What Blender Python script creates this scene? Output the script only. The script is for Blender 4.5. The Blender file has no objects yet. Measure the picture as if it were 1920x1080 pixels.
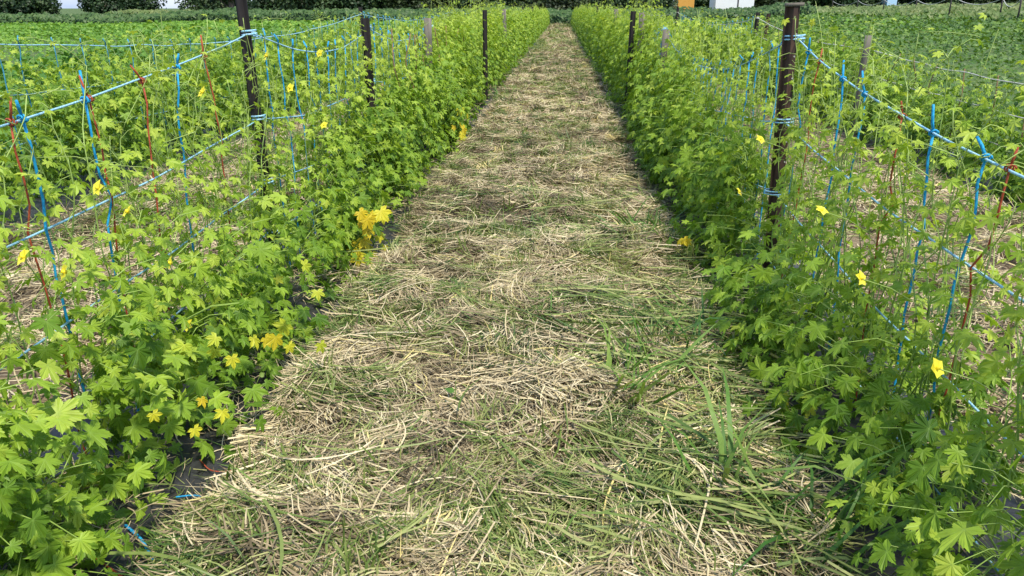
import bpy, math, random
import numpy as np
from mathutils import Vector, Matrix
random.seed(7)
rng = np.random.default_rng(11)
sc = bpy.context.scene
COL = sc.collection
R = math.radians
CAM_H, PITCH, YAW, FPX = 1.5, R(20.25), R(3.58), 1423.0
XL1, XR1, XL2, XR2 = -1.5, 1.15, -4.15, 3.8
ROW_END = 74.0

# ------------------------------------------------------------------ helpers
def ray(px, py):
    u, v = (px-960)/FPX, (540-py)/FPX
    ca, sa, cp, sp = math.cos(YAW), math.sin(YAW), math.cos(PITCH), math.sin(PITCH)
    r, up, f = Vector((ca, sa, 0)), Vector((-sa*sp, ca*sp, cp)), Vector((-sa*cp, ca*cp, -sp))
    return (f + r*u + up*v)
CAMP = Vector((0, 0, CAM_H))
def on_row(px, py, X):
    d = ray(px, py); return CAMP + d*(X/d.x)
def on_ground(px, py, z=0.0):
    d = ray(px, py); return CAMP + d*((z-CAM_H)/d.z)
def at_dist(px, Y):                       # x of a pixel column at forward distance Y (near the horizon)
    d = ray(px, 15); return d.x/d.y*Y

def hash2(ix, iy, seed):
    h = (ix.astype(np.int64)*374761393 + iy.astype(np.int64)*668265263 + seed*974711) & 0x7fffffff
    h = ((h ^ (h >> 13))*1274126177) & 0x7fffffff
    return ((h ^ (h >> 16)) & 0xffff)/65535.0
def vnoise(x, y, s=1.0, seed=0):
    x = np.asarray(x, float)/s; y = np.asarray(y, float)/s
    ix, iy = np.floor(x), np.floor(y); fx, fy = x-ix, y-iy
    fx = fx*fx*(3-2*fx); fy = fy*fy*(3-2*fy)
    a, b = hash2(ix, iy, seed), hash2(ix+1, iy, seed)
    c, d = hash2(ix, iy+1, seed), hash2(ix+1, iy+1, seed)
    return (a*(1-fx)+b*fx)*(1-fy)+(c*(1-fx)+d*fx)*fy
def sstep(a, b, x):
    t = np.clip((np.asarray(x, float)-a)/(b-a), 0, 1); return t*t*(3-2*t)
def terrain(x, y):
    x = np.asarray(x, float); y = np.asarray(y, float)
    g = 0.9*sstep(9, 36, x) + 0.018*np.clip(x-36, 0, 300)
    return g*sstep(4, 30, y) + 0.25*sstep(85, 200, y)
def bump(x, y):                           # little heaps of mown straw on the paths
    return 0.105*vnoise(x, y, .50, 3) + 0.060*vnoise(x, y, .20, 5) + 0.012*vnoise(x, y, .07, 8)

def unit(a):
    return a/np.maximum(np.linalg.norm(a, axis=-1, keepdims=True), 1e-9)

class MB:
    """collects geometry for ONE mesh object"""
    def __init__(s):
        s.v, s.f, s.t, s.r, s.n, s.m = [], [], [], [], 0, []
    def add(s, V, F, tint=0.5, rib=0.0, mi=0):
        V = np.asarray(V, float).reshape(-1, 3); F = np.asarray(F, int)
        s.v.append(V); s.f.append(F+s.n); n = len(V)
        s.t.append(np.broadcast_to(np.asarray(tint, float), (n,)).copy())
        s.r.append(np.broadcast_to(np.asarray(rib, float), (n,)).copy())
        s.m.append(np.full(len(F), mi)); s.n += n
    def mesh(s, name, mats, smooth=True):
        me = bpy.data.meshes.new(name)
        V = np.concatenate(s.v) if s.v else np.zeros((0, 3))
        me.vertices.add(len(V)); me.vertices.foreach_set('co', V.ravel())
        starts, tot, loops, p = [], [], [], 0
        for F in s.f:
            k = F.shape[1]; starts.append(p+np.arange(len(F))*k); tot.append(np.full(len(F), k)); loops.append(F.ravel()); p += F.size
        L = np.concatenate(loops); st = np.concatenate(starts)
        me.loops.add(len(L)); me.loops.foreach_set('vertex_index', L.astype(np.int32))
        me.polygons.add(len(st)); me.polygons.foreach_set('loop_start', st.astype(np.int32))
        try: me.polygons.foreach_set('loop_total', np.concatenate(tot).astype(np.int32))
        except Exception: pass
        me.polygons.foreach_set('use_smooth', np.full(len(st), smooth))
        me.polygons.foreach_set('material_index', np.concatenate(s.m).astype(np.int32))
        for nm, arr in (('tint', s.t), ('rib', s.r)):
            a = me.attributes.new(nm, 'FLOAT', 'POINT'); a.data.foreach_set('value', np.concatenate(arr).astype(np.float32))
        for m in (mats if isinstance(mats, (list, tuple)) else [mats]): me.materials.append(m)
        me.update(calc_edges=True); me.validate()
        return me
    def build(s, name, mats, parent=None, smooth=True, loc=None):
        o = bpy.data.objects.new(name, s.mesh(name, mats, smooth)); COL.objects.link(o)
        if parent: o.parent = parent
        if loc is not None: o.location = loc
        return o
    # --- shapes
    def tube(s, P, r, sides=5, tint=0.5, mi=0, cap=True):
        P = np.asarray(P, float); n = len(P)
        r = np.broadcast_to(np.asarray(r, float), (n,))
        T = unit(np.gradient(P, axis=0))
        ref = np.where(np.abs(T[:, 2:3]) > .9, np.array([[1., 0, 0]]), np.array([[0, 0, 1.]]))
        A = unit(np.cross(T, ref)); B = np.cross(T, A)
        a = np.arange(sides)*2*math.pi/sides
        V = P[:, None]+r[:, None, None]*(A[:, None]*np.cos(a)[None, :, None]+B[:, None]*np.sin(a)[None, :, None])
        i = np.arange(n-1)[:, None]*sides; j = np.arange(sides)[None]; k = (j+1) % sides
        F = np.stack([i+j, i+k, i+sides+k, i+sides+j], -1).reshape(-1, 4)
        s.add(V.reshape(-1, 3), F, tint, 0, mi)
        if cap:
            s.f.append(np.array([np.arange(sides)[::-1], (n-1)*sides+np.arange(sides)])+s.n-n*sides); s.m.append(np.full(2, mi))
    def box(s, lo, hi, tint=.5, mi=0):
        x0, y0, z0 = lo; x1, y1, z1 = hi
        V = [(x0,y0,z0),(x1,y0,z0),(x1,y1,z0),(x0,y1,z0),(x0,y0,z1),(x1,y0,z1),(x1,y1,z1),(x0,y1,z1)]
        s.add(V, [(0,3,2,1),(4,5,6,7),(0,1,5,4),(1,2,6,5),(2,3,7,6),(3,0,4,7)], tint, 0, mi)
    def stamp(s, tmpl, P, N, T, S, tint, mi=0):
        """many copies of a leaf template: P base, N normal, T tip direction, S size"""
        tv, tf, tr = tmpl; P = np.asarray(P); m = len(P)
        if m == 0: return
        N = unit(N); T = unit(T-N*np.sum(T*N, -1, keepdims=True)); B = np.cross(T, N)
        S = np.broadcast_to(np.asarray(S, float), (m,))[:, None, None]
        curl = rng.uniform(.3, 1.5, (m, 1, 1)); wid = rng.uniform(.85, 1.12, (m, 1, 1))
        V = P[:, None]+S*(tv[None, :, :1]*wid*B[:, None]+tv[None, :, 1:2]*T[:, None]+tv[None, :, 2:]*curl*N[:, None])
        k = len(tv); F = (tf[None]+np.arange(m)[:, None, None]*k).reshape(-1, tf.shape[1])
        s.add(V.reshape(-1, 3), F, np.clip(np.repeat(np.broadcast_to(tint, (m,)), k)+rng.normal(0, .05, m*k), 0, 1), np.tile(tr, m), mi)

def palmate(level):
    pts = []
    lobes = [(-104, .66), (-52, .90), (0, 1.0), (52, .90), (104, .66)]
    prof = {0: [(-21, .62, 0), (-17, .72, 0), (-14, .68, 0), (-10, .84, 0), (-6, .82, 0), (0, 1, 1), (6, .82, 0), (10, .84, 0), (14, .68, 0), (17, .72, 0), (21, .62, 0)],
            1: [(-16, .70, 0), (0, 1, 1), (16, .70, 0)], 2: [(0, 1, 1)]}[level]
    sinus = .37 if level < 2 else .52
    pts.append((-142, .36, 0))
    for i, (a, l) in enumerate(lobes):
        for da, f, rb in prof: pts.append((a+da, l*f, rb))
        if i < 4: pts.append(((a+lobes[i+1][0])/2, sinus, 0))
    pts.append((142, .36, 0)); pts.append((180, .06, 0))
    V = [(0, 0, 0)]; rib = [1.0]
    for a, r, rb in pts:
        a = R(a); V.append((r*math.sin(a), r*math.cos(a), -.3*r*r+(.0 if rb else .09*r))); rib.append(float(rb))
    n = len(pts)
    F = [(0, 1+(i+1) % n, 1+i) for i in range(n)]
    return np.array(V), np.array(F), np.array(rib)
PALM = [palmate(0), palmate(1), palmate(2)]
DIAMOND = (np.array([(0,0,0),(.5,.45,.12),(0,1,-.12),(-.5,.45,.12)], float), np.array([(0,1,2),(0,2,3)]), np.array([1,0,1,0.]))
OVAL = (np.array([(0,0,0),(.36,.22,.1),(.44,.55,.1),(0,1,-.16),(-.44,.55,.1),(-.36,.22,.1),(0,.5,-.02)], float),
        np.array([(0,1,6),(1,2,6),(2,3,6),(3,4,6),(4,5,6),(5,0,6)]), np.array([1,0,0,1,0,0,1.]))
BLADE = (np.array([(-.03,0,0),(.03,0,0),(-.035,.4,.05),(.035,.4,.05),(-.025,.75,-.03),(.025,.75,-.03),(0,1,-.22)], float),
         np.array([(0,1,3),(0,3,2),(2,3,5),(2,5,4),(4,5,6),(4,6,6)][:5]), np.array([0,0,0,0,0,0,0.]))

def ribbons(mb, C, az, pitch, L, W, curve, roll, tint, seg=3):
    n = len(C)
    d = np.stack([np.cos(az)*np.cos(pitch), np.sin(az)*np.cos(pitch), np.sin(pitch)], -1)
    p = np.stack([-np.sin(az), np.cos(az), np.zeros(n)], -1)
    u = np.cross(d, p); w = p*np.cos(roll)[:, None]+u*np.sin(roll)[:, None]
    t = np.linspace(-.5, .5, seg+1)
    cl = C[:, None]+d[:, None]*(t[None, :, None]*L[:, None, None])+p[:, None]*((t[None]**2)*curve[:, None]*L[:, None])[..., None]
    ww = np.ones(seg+1); ww[-1] = .35
    off = w[:, None]*(ww[None, :, None]*W[:, None, None]*.5)
    V = np.stack([cl-off, cl+off], 2).reshape(n, -1, 3)
    i = np.arange(seg)*2
    F = np.stack([i, i+1, i+3, i+2], -1)
    k = 2*(seg+1)
    mb.add(V.reshape(-1, 3), (F[None]+np.arange(n)[:, None, None]*k).reshape(-1, 4), np.repeat(tint, k))

def tag(o, label, cat, group=None, kind=None):
    if label: o['label'] = label
    if cat: o['category'] = cat
    if group: o['group'] = group
    if kind: o['kind'] = kind
    return o
def empty(name, loc):
    o = bpy.data.objects.new(name, None); o.empty_display_size = .1; COL.objects.link(o); o.location = loc; return o

# ------------------------------------------------------------------ materials
def newmat(name):
    m = bpy.data.materials.new(name); m.use_nodes = True
    nt = m.node_tree; nt.nodes.clear(); return m, nt, nt.nodes, nt.links
def ramp(nodes, stops):
    r = nodes.new('ShaderNodeValToRGB'); e = r.color_ramp.elements
    while len(e) < len(stops): e.new(.5)
    for i, (p, c) in enumerate(stops): e[i].position = p; e[i].color = (*c, 1)
    return r
def leaf_mat(name, stops, transl=.35, rib=None, rough=.5, spec=.35):
    m, nt, N, L = newmat(name)
    at = N.new('ShaderNodeAttribute'); at.attribute_name = 'tint'
    r = ramp(N, stops); L.new(at.outputs['Fac'], r.inputs[0]); col = r.outputs[0]
    if rib:
        ar = N.new('ShaderNodeAttribute'); ar.attribute_name = 'rib'
        pw = N.new('ShaderNodeMath'); pw.operation = 'POWER'; L.new(ar.outputs['Fac'], pw.inputs[0]); pw.inputs[1].default_value = 9
        ml = N.new('ShaderNodeMath'); ml.operation = 'MULTIPLY'; L.new(pw.outputs[0], ml.inputs[0]); ml.inputs[1].default_value = .55
        mx = N.new('ShaderNodeMixRGB'); L.new(ml.outputs[0], mx.inputs[0]); L.new(col, mx.inputs[1]); mx.inputs[2].default_value = (*rib, 1); col = mx.outputs[0]
    geo = N.new('ShaderNodeTexCoord'); nz = N.new('ShaderNodeTexNoise'); nz.inputs['Scale'].default_value = 45; nz.inputs['Detail'].default_value = 2
    L.new(geo.outputs['Object'], nz.inputs['Vector'])
    hs = N.new('ShaderNodeHueSaturation'); L.new(col, hs.inputs['Color'])
    mr = N.new('ShaderNodeMapRange'); mr.inputs[3].default_value = .72; mr.inputs[4].default_value = 1.28
    L.new(nz.outputs[0], mr.inputs[0]); L.new(mr.outputs[0], hs.inputs['Value']); col = hs.outputs[0]
    p = N.new('ShaderNodeBsdfPrincipled'); p.inputs['Roughness'].default_value = rough; p.inputs['Specular IOR Level'].default_value = spec
    L.new(col, p.inputs['Base Color'])
    out = N.new('ShaderNodeOutputMaterial')
    if transl:
        t = N.new('ShaderNodeBsdfTranslucent')
        tc = N.new('ShaderNodeMixRGB'); tc.blend_type = 'MULTIPLY'; tc.inputs[0].default_value = 1; L.new(col, tc.inputs[1]); tc.inputs[2].default_value = (1.25, 1.2, .5, 1)
        L.new(tc.outputs[0], t.inputs['Color'])
        mx = N.new('ShaderNodeMixShader'); mx.inputs[0].default_value = transl
        L.new(p.outputs[0], mx.inputs[1]); L.new(t.outputs[0], mx.inputs[2]); L.new(mx.outputs[0], out.inputs[0])
    else: L.new(p.outputs[0], out.inputs[0])
    return m
def noise_mat(name, stops, scale=20, rough=.8, bumpk=.3, stretch=(1, 1, 1), detail=6, spec=.3, metal=0, scale2=None):
    m, nt, N, L = newmat(name)
    tc = N.new('ShaderNodeTexCoord'); mp = N.new('ShaderNodeMapping'); mp.inputs['Scale'].default_value = stretch
    L.new(tc.outputs['Object'], mp.inputs[0])
    nz = N.new('ShaderNodeTexNoise'); nz.inputs['Scale'].default_value = scale; nz.inputs['Detail'].default_value = detail; nz.inputs['Roughness'].default_value = .65
    L.new(mp.outputs[0], nz.inputs['Vector']); fac = nz.outputs[0]
    if scale2:
        n2 = N.new('ShaderNodeTexNoise'); n2.inputs['Scale'].default_value = scale2; n2.inputs['Detail'].default_value = 3; L.new(mp.outputs[0], n2.inputs['Vector'])
        ad = N.new('ShaderNodeMath'); ad.operation = 'ADD'; L.new(fac, ad.inputs[0]); L.new(n2.outputs[0], ad.inputs[1])
        hf = N.new('ShaderNodeMath'); hf.operation = 'MULTIPLY'; L.new(ad.outputs[0], hf.inputs[0]); hf.inputs[1].default_value = .5; fac = hf.outputs[0]
    r = ramp(N, stops); L.new(fac, r.inputs[0])
    p = N.new('ShaderNodeBsdfPrincipled'); p.inputs['Roughness'].default_value = rough; p.inputs['Specular IOR Level'].default_value = spec; p.inputs['Metallic'].default_value = metal
    L.new(r.outputs[0], p.inputs['Base Color'])
    if bumpk:
        b = N.new('ShaderNodeBump'); b.inputs['Strength'].default_value = bumpk; b.inputs['Distance'].default_value = .01; L.new(nz.outputs[0], b.inputs['Height']); L.new(b.outputs[0], p.inputs['Normal'])
    out = N.new('ShaderNodeOutputMaterial'); L.new(p.outputs[0], out.inputs[0]); return m

M = {}
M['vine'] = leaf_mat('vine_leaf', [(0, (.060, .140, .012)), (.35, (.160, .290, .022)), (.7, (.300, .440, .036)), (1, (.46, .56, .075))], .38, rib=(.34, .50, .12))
M['yellow'] = leaf_mat('yellow_leaf', [(0, (.60, .44, .02)), (.5, (.62, .58, .035)), (1, (.38, .50, .05))], .35, rib=(.62, .55, .1))
M['petal'] = leaf_mat('petal', [(0, (.85, .72, .03)), (1, (.92, .86, .10))], .3)
M['stem'] = leaf_mat('vine_stem', [(0, (.20, .26, .05)), (.5, (.25, .38, .07)), (1, (.38, .48, .14))], 0)
M['dry'] = noise_mat('dry_vine', [(.3, (.14, .07, .03)), (.7, (.30, .20, .11))], 60)
M['straw'] = leaf_mat('straw', [(0, (.09, .07, .04)), (.3, (.29, .225, .13)), (.6, (.50, .41, .24)), (.85, (.66, .57, .375)), (1, (.62, .51, .20))], 0, rough=.6, spec=.3)
M['cut'] = leaf_mat('cut_grass', [(0, (.045, .10, .02)), (.35, (.13, .195, .04)), (.7, (.28, .32, .10)), (1, (.47, .46, .20))], .2)
M['blade'] = leaf_mat('grass_blade', [(0, (.04, .12, .02)), (.5, (.11, .23, .035)), (1, (.30, .38, .10))], .3)
M['bean'] = leaf_mat('bean_leaf', [(0, (.030, .080, .014)), (.5, (.082, .168, .024)), (1, (.20, .31, .05))], .28, spec=.4)
M['squash'] = leaf_mat('squash_leaf', [(0, (.03, .09, .012)), (.5, (.08, .20, .024)), (1, (.19, .34, .045))], .28)
M['field'] = leaf_mat('field_leaf', [(0, (.06, .16, .018)), (.5, (.14, .29, .03)), (1, (.27, .43, .06))], .3)
M['weed'] = leaf_mat('weed_leaf', [(0, (.025, .06, .015)), (.5, (.05, .11, .025)), (1, (.11, .18, .05))], .25)
M['tan'] = leaf_mat('seeding_grass', [(0, (.05, .10, .02)), (.5, (.11, .17, .04)), (1, (.22, .25, .09))], .2)
M['tree'] = leaf_mat('tree_leaf', [(0, (.010, .026, .010)), (.5, (.024, .056, .016)), (1, (.075, .125, .03))], .2)
M['tree2'] = leaf_mat('olive_tree_leaf', [(0, (.012, .024, .008)), (.5, (.036, .060, .015)), (1, (.095, .13, .03))], .2)
M['tree3'] = leaf_mat('pale_tree_leaf', [(0, (.018, .040, .016)), (.5, (.045, .085, .028)), (1, (.11, .16, .06))], .2)
M['bark'] = noise_mat('bark', [(.3, (.06, .045, .035)), (.7, (.22, .18, .14))], 3, .9, .6, (1, 1, .2))
M['soil'] = noise_mat('soil', [(.3, (.055, .040, .028)), (.5, (.16, .12, .075)), (.68, (.34, .27, .16))], 30, .95, .8, scale2=1.6)
M['ground'] = noise_mat('field_ground', [(.3, (.05, .06, .02)), (.5, (.07, .12, .03)), (.7, (.14, .17, .05))], 6, .95, .5, scale2=.35)
M['film'] = noise_mat('black_film', [(.35, (.018, .018, .020)), (.62, (.040, .040, .042)), (.8, (.13, .115, .09))], 9, .42, .5, scale2=50, spec=.5)
M['rust'] = noise_mat('rusty_steel', [(.3, (.026, .014, .010)), (.55, (.062, .032, .021)), (.7, (.10, .055, .033)), (.85, (.17, .11, .07))], 14, .65, .3, (1, 1, .35), spec=.4)
M['dark'] = noise_mat('dark_steel', [(.35, (.012, .010, .010)), (.65, (.030, .022, .020)), (.8, (.07, .05, .04))], 14, .6, .3, (1, 1, .3), spec=.4)
M['wood'] = noise_mat('weathered_wood', [(.3, (.085, .075, .06)), (.7, (.24, .215, .175))], 22, .9, .6, (1, 1, .08))
M['hole'] = noise_mat('pale_hole', [(.3, (.30, .30, .27)), (.7, (.42, .42, .38))], 10, .8, 0)
def twine_mat(name, c, c2):
    return noise_mat(name, [(.35, c), (.68, c2)], 180, .55, .4, (1, 1, .25), 2)
M['blue'] = twine_mat('blue_twine', (.010, .23, .50), (.03, .42, .72))
M['pale'] = twine_mat('pale_blue_twine', (.14, .42, .62), (.50, .70, .80))
M['white'] = twine_mat('white_twine', (.42, .42, .38), (.68, .67, .6))
M['teal'] = twine_mat('faded_blue_twine', (.02, .20, .34), (.10, .38, .52))
M['red'] = twine_mat('red_twine', (.30, .045, .02), (.50, .11, .05))
M['orange_wall'] = noise_mat('orange_paint', [(.3, (.62, .30, .055)), (.7, (.70, .36, .08))], 2, .6, .1)
M['white_wall'] = noise_mat('white_paint', [(.3, (.74, .74, .75)), (.7, (.82, .82, .82))], 1.5, .5, .1)
M['blue_wall'] = noise_mat('pale_blue_paint', [(.3, (.36, .56, .75)), (.7, (.45, .64, .80))], 1.5, .5, .1)
M['roof'] = noise_mat('grey_roof', [(.3, (.16, .16, .17)), (.7, (.24, .24, .25))], 4, .6, .2)
M['shade_door'] = noise_mat('dark_door', [(.3, (.03, .03, .03)), (.7, (.06, .055, .05))], 4, .6, .2)

# ------------------------------------------------------------------ the setting
def sheet(name, xs, ys, fz, mat):
    X, Y = np.meshgrid(xs, ys); Z = fz(X, Y)
    nx, ny = len(xs), len(ys)
    i = np.arange(ny-1)[:, None]*nx+np.arange(nx-1)[None]
    F = np.stack([i, i+1, i+nx+1, i+nx], -1).reshape(-1, 4)
    mb = MB(); mb.add(np.stack([X, Y, Z], -1).reshape(-1, 3), F); return mb.build(name, mat)
gx = np.concatenate([np.linspace(-1500, -100, 8), np.linspace(-90, 90, 91), np.linspace(100, 1500, 8)])
gy = np.concatenate([np.linspace(-400, -20, 6), np.linspace(-15, 230, 110), np.linspace(300, 2500, 8)])
tag(sheet('ground', gx, gy, terrain, M['ground']), 'green brown field ground reaching to the tree line', 'ground', kind='structure')
def path_strip(name, x0, x1, label):
    xs = np.arange(x0, x1+.001, .07); ys = np.concatenate([np.arange(-.6, 14, .07), np.arange(14, ROW_END, .5)])
    o = sheet(name, xs, ys, lambda x, y: .006+bump(x, y)*.8*np.clip(np.minimum(x-x0, x1-x)/.12, 0, 1), M['soil'])
    tag(o, label, 'path', kind='structure')
path_strip('path', XL1+.41, XR1-.34, 'straw covered soil path running between the two trellis rows')
path_strip('side_path', XL2+.45, XL1-.42, 'straw covered strip left of the left trellis row')
path_strip('side_path', XR1+.36, XR2-.4, 'straw covered strip right of the right trellis row')

def mulch_film(X, wl, wr, label):
    xs = np.linspace(X-wl, X+wr, 18); ys = np.concatenate([np.arange(-.5, 14, .09), np.arange(14, ROW_END, .6)])
    mb = MB(); XX, YY = np.meshgrid(xs, ys)
    ZZ = .055*np.clip(1-((XX-X)/(max(wl, wr)))**4, 0, 1)+.012*vnoise(XX, YY, .12, 21)+.02*vnoise(XX, YY, .35, 22)+.012
    nx = len(xs); i = np.arange(len(ys)-1)[:, None]*nx+np.arange(nx-1)[None]
    F = np.stack([i, i+1, i+nx+1, i+nx], -1).reshape(-1, 4)
    mb.add(np.stack([XX, YY, ZZ], -1).reshape(-1, 3), F)
    tag(mb.build('mulch_film', M['film']), label, 'plastic film', 'black mulch films under the rows')
mulch_film(XL1, .5, .55, 'black plastic mulch film under the vines left of the path')
mulch_film(XR1, .42, .40, 'black plastic mulch film under the vines right of the path')
mulch_film(XL2, .5, .5, 'black plastic mulch film under the second row on the left')
mulch_film(XR2, .45, .45, 'black plastic mulch film under the second row on the right')

# ------------------------------------------------------------------ straw and cut grass
straw, cut = MB(), MB()
def lay(n, x0, x1, y0, y1, L, W, seg, zmul=1.0, edge_soft=.12, green=0.0, seed=0):
    x = rng.uniform(x0-edge_soft, x1+edge_soft, n); y = rng.uniform(y0, y1, n)
    e = np.minimum(x-x0, x1-x)
    keep = rng.random(n) < np.clip((e+edge_soft)/(2*edge_soft), 0, 1)*.9+.1
    bare = vnoise(x, y, .38, 31)*.55+vnoise(x, y, .15, 32)*.45
    keep &= rng.random(n) < np.clip((bare-.30)*5, .10, 1)
    x, y, e = x[keep], y[keep], e[keep]; n = len(x)
    az = (vnoise(x, y, .55, 41)*5+vnoise(x, y, .22, 42)*3.2)*1.0+rng.normal(0, .75, n)
    az = np.where(rng.random(n) < .35, rng.uniform(0, 6.28, n), az)
    ly = 5*np.log(1+y/5)
    gmask = vnoise(x, ly, .50, 51)*.5+vnoise(x, ly, .17, 52)*.5
    right = np.exp(-((x-.62)/.42)**2-((y-2.75)/1.1)**2)*.13 + np.exp(-((x-.75)/.28)**2)*.05+np.exp(-((x+.95)/.22)**2)*.06
    far = sstep(6, 13, y)*.10
    isg = (gmask+right+far+green+rng.normal(0, .12, n)) > .625
    Ls = L*rng.uniform(.3, 1.15, n)*np.where(isg, 1.25, 1); Ws = W*rng.uniform(.5, 1.25, n)*np.where(isg, 1.15, 1)
    up = rng.random(n) < .07
    pitch = np.where(up, rng.uniform(.3, 1.1, n), rng.normal(0, .13, n))
    z = .01+bump(x, y)*np.clip(e/.12, .2, 1)+rng.uniform(0, .042, n)*zmul+np.abs(np.sin(pitch))*Ls*.35*up
    curve = rng.normal(0, .42, n); roll = rng.normal(0, .5, n)
    patch = vnoise(x, ly, .6, 61)
    ylw = np.exp(-((x+.28)/.22)**2-((y-3.9)/.75)**2)
    dk = sstep(.55, .8, vnoise(x, ly, .33, 62)); t = np.clip(.50+.40*(patch-.5)+rng.normal(0, .20, n)-.24*dk+ylw*.36, 0, 1)
    tg = np.clip(.52+rng.normal(0, .27, n)+.4*(patch-.5)-right*1.4-.2*dk, 0, 1)
    C = np.stack([x, y, z], -1)
    for mb, k, tt in ((straw, ~isg, t), (cut, isg, tg)):
        if k.any(): ribbons(mb, C[k], az[k], pitch[k], Ls[k], Ws[k], curve[k], roll[k], tt[k], seg)
PX0, PX1 = XL1+.40, XR1-.33
lay(56000, PX0, PX1, .4, 4.2, .115, .0034, 3); lay(42000, PX0, PX1, .4, 4.2, .05, .0034, 1, zmul=1.3)
lay(42000, PX0, PX1, 4.2, 8.5, .14, .0046, 3); lay(20000, PX0, PX1, 4.2, 8.5, .06, .0046, 1, zmul=1.3)
lay(34000, PX0, PX1, 8.5, 18, .20, .0085, 2, seed=0)
lay(16000, PX0, PX1, 18, 40, .28, .018, 1)
lay(12000, PX0, PX1, 40, ROW_END, .35, .035, 1)
for a, b in ((XL2+.45, XL1-.42), (XR1+.36, XR2-.4)):
    lay(24000, a, b, .3, 7, .2, .006, 2, green=-.03)
    lay(9000, a, b, 7, 18, .24, .012, 1)
    lay(3000, a, b, 18, 40, .3, .025, 1)
for X in (XL1, XR1):
    lay(7500, X-.42, X+.42, .3, 9, .13, .0042, 2, zmul=.7, edge_soft=.02); lay(9000, X-.42, X+.42, 9, 30, .2, .010, 1, edge_soft=.02)
# longer stalks lying on top of the mown path
n = 300; x = rng.uniform(PX0+.15, PX1-.1, n); y = .6+7*rng.random(n)**1.3
ribbons(straw, np.stack([x, y, .06+bump(x, y)+rng.uniform(0, .03, n)], -1), rng.uniform(0, 6.28, n), rng.normal(.04, .1, n), rng.uniform(.18, .45, n), rng.uniform(.003, .0062, n), rng.normal(0, .45, n), rng.normal(0, .4, n), np.clip(rng.normal(.75, .15, n), 0, 1), 5)
n = 520; x = np.concatenate([rng.normal(.55, .3, 400), rng.uniform(PX0, PX1, 120)]); y = np.concatenate([rng.normal(2.7, .9, 400), rng.uniform(.7, 7, 120)]); k = (x < PX1+.05) & (y > .5); x, y = x[k], y[k]; n = len(x)
ribbons(cut, np.stack([x, y, .055+bump(x, y)+rng.uniform(0, .05, n)], -1), rng.normal(-.45, .55, n), rng.normal(.03, .12, n), rng.uniform(.2, .55, n), rng.uniform(.005, .010, n), rng.normal(0, .4, n), rng.normal(0, .5, n), np.clip(rng.normal(.5, .22, n), 0, 1), 5)
# bunches of mown grass and stalks dropped together
def bunches(nb, y0, y1, x0=PX0, x1=PX1, wide=1.0, seg=4, yp=1.0):
    cx = rng.uniform(x0, x1, nb); cy = y0+(y1-y0)*rng.random(nb)**yp
    kind = rng.random(nb)+.35*(vnoise(cx, cy, .5, 57)-.5)+.25*np.exp(-((cx-.6)/.4)**2-((cy-2.8)/1.2)**2)
    k = rng.integers(10, 38, nb); i = np.repeat(np.arange(nb), k); n = len(i)
    az = (rng.uniform(0, 6.28, nb)[i])+rng.normal(0, .22, n)
    Lb = rng.uniform(.09, .26, nb)[i]; sp = rng.uniform(.02, .07, nb)[i]
    x = cx[i]+rng.normal(0, 1, n)*sp; y = cy[i]+rng.normal(0, 1, n)*sp
    e = np.minimum(x-x0, x1-x); ok = e > -.05; 
    z = .02+bump(x, y)*np.clip(e/.12, .2, 1)+rng.uniform(.015, .06, n)
    L = Lb*rng.uniform(.5, 1.2, n); W = wide*rng.uniform(.0022, .0056, n)*rng.uniform(.7, 1.2, nb)[i]
    cv = (rng.normal(0, .42, nb)[i]+rng.normal(0, .22, n)); pt = rng.normal(0, .16, n)+rng.normal(.0, .1, nb)[i]
    tb = np.clip((rng.normal(.52, .25, nb)-.25*sstep(.5, .8, vnoise(cx, cy, .4, 58)))[i]+rng.normal(0, .12, n), 0, 1); g = (kind > .64)[i]
    C = np.stack([x, y, z], -1)
    for mb, q in ((straw, ~g & ok), (cut, g & ok)):
        ribbons(mb, C[q], az[q], pt[q], L[q], W[q], cv[q], rng.normal(0, .5, q.sum()), tb[q], seg)
bunches(1150, .5, 4.5); bunches(900, 4.5, 9.5, wide=1.2, seg=3); bunches(1100, 9.5, 26, wide=2.0, seg=2, yp=1.3)
bunches(350, .5, 8, XL2+.5, XL1-.45, 1.2, 3); bunches(350, .5, 8, XR1+.4, XR2-.45, 1.2, 3)
# small rooted tufts that regrow through the straw
for _ in range(190):
    cx, cy = random.uniform(PX0+.05, PX1-.02), .7+22*random.random()**1.7
    k = random.randint(5, 16); x = rng.normal(cx, .03, k); y = rng.normal(cy, .03, k); h = rng.uniform(.06, .16, k)
    pt = rng.uniform(.6, 1.5, k)
    ribbons(cut, np.stack([x, y, .03+bump(x, y)+h*.4*np.sin(pt)], -1), rng.uniform(0, 6.28, k), pt, h, rng.uniform(.003, .007, k)*(1+cy/14), rng.normal(0, .5, k), rng.uniform(0, 3, k), np.clip(rng.normal(random.uniform(.2, .7), .15, k), 0, 1), 3)
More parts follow.
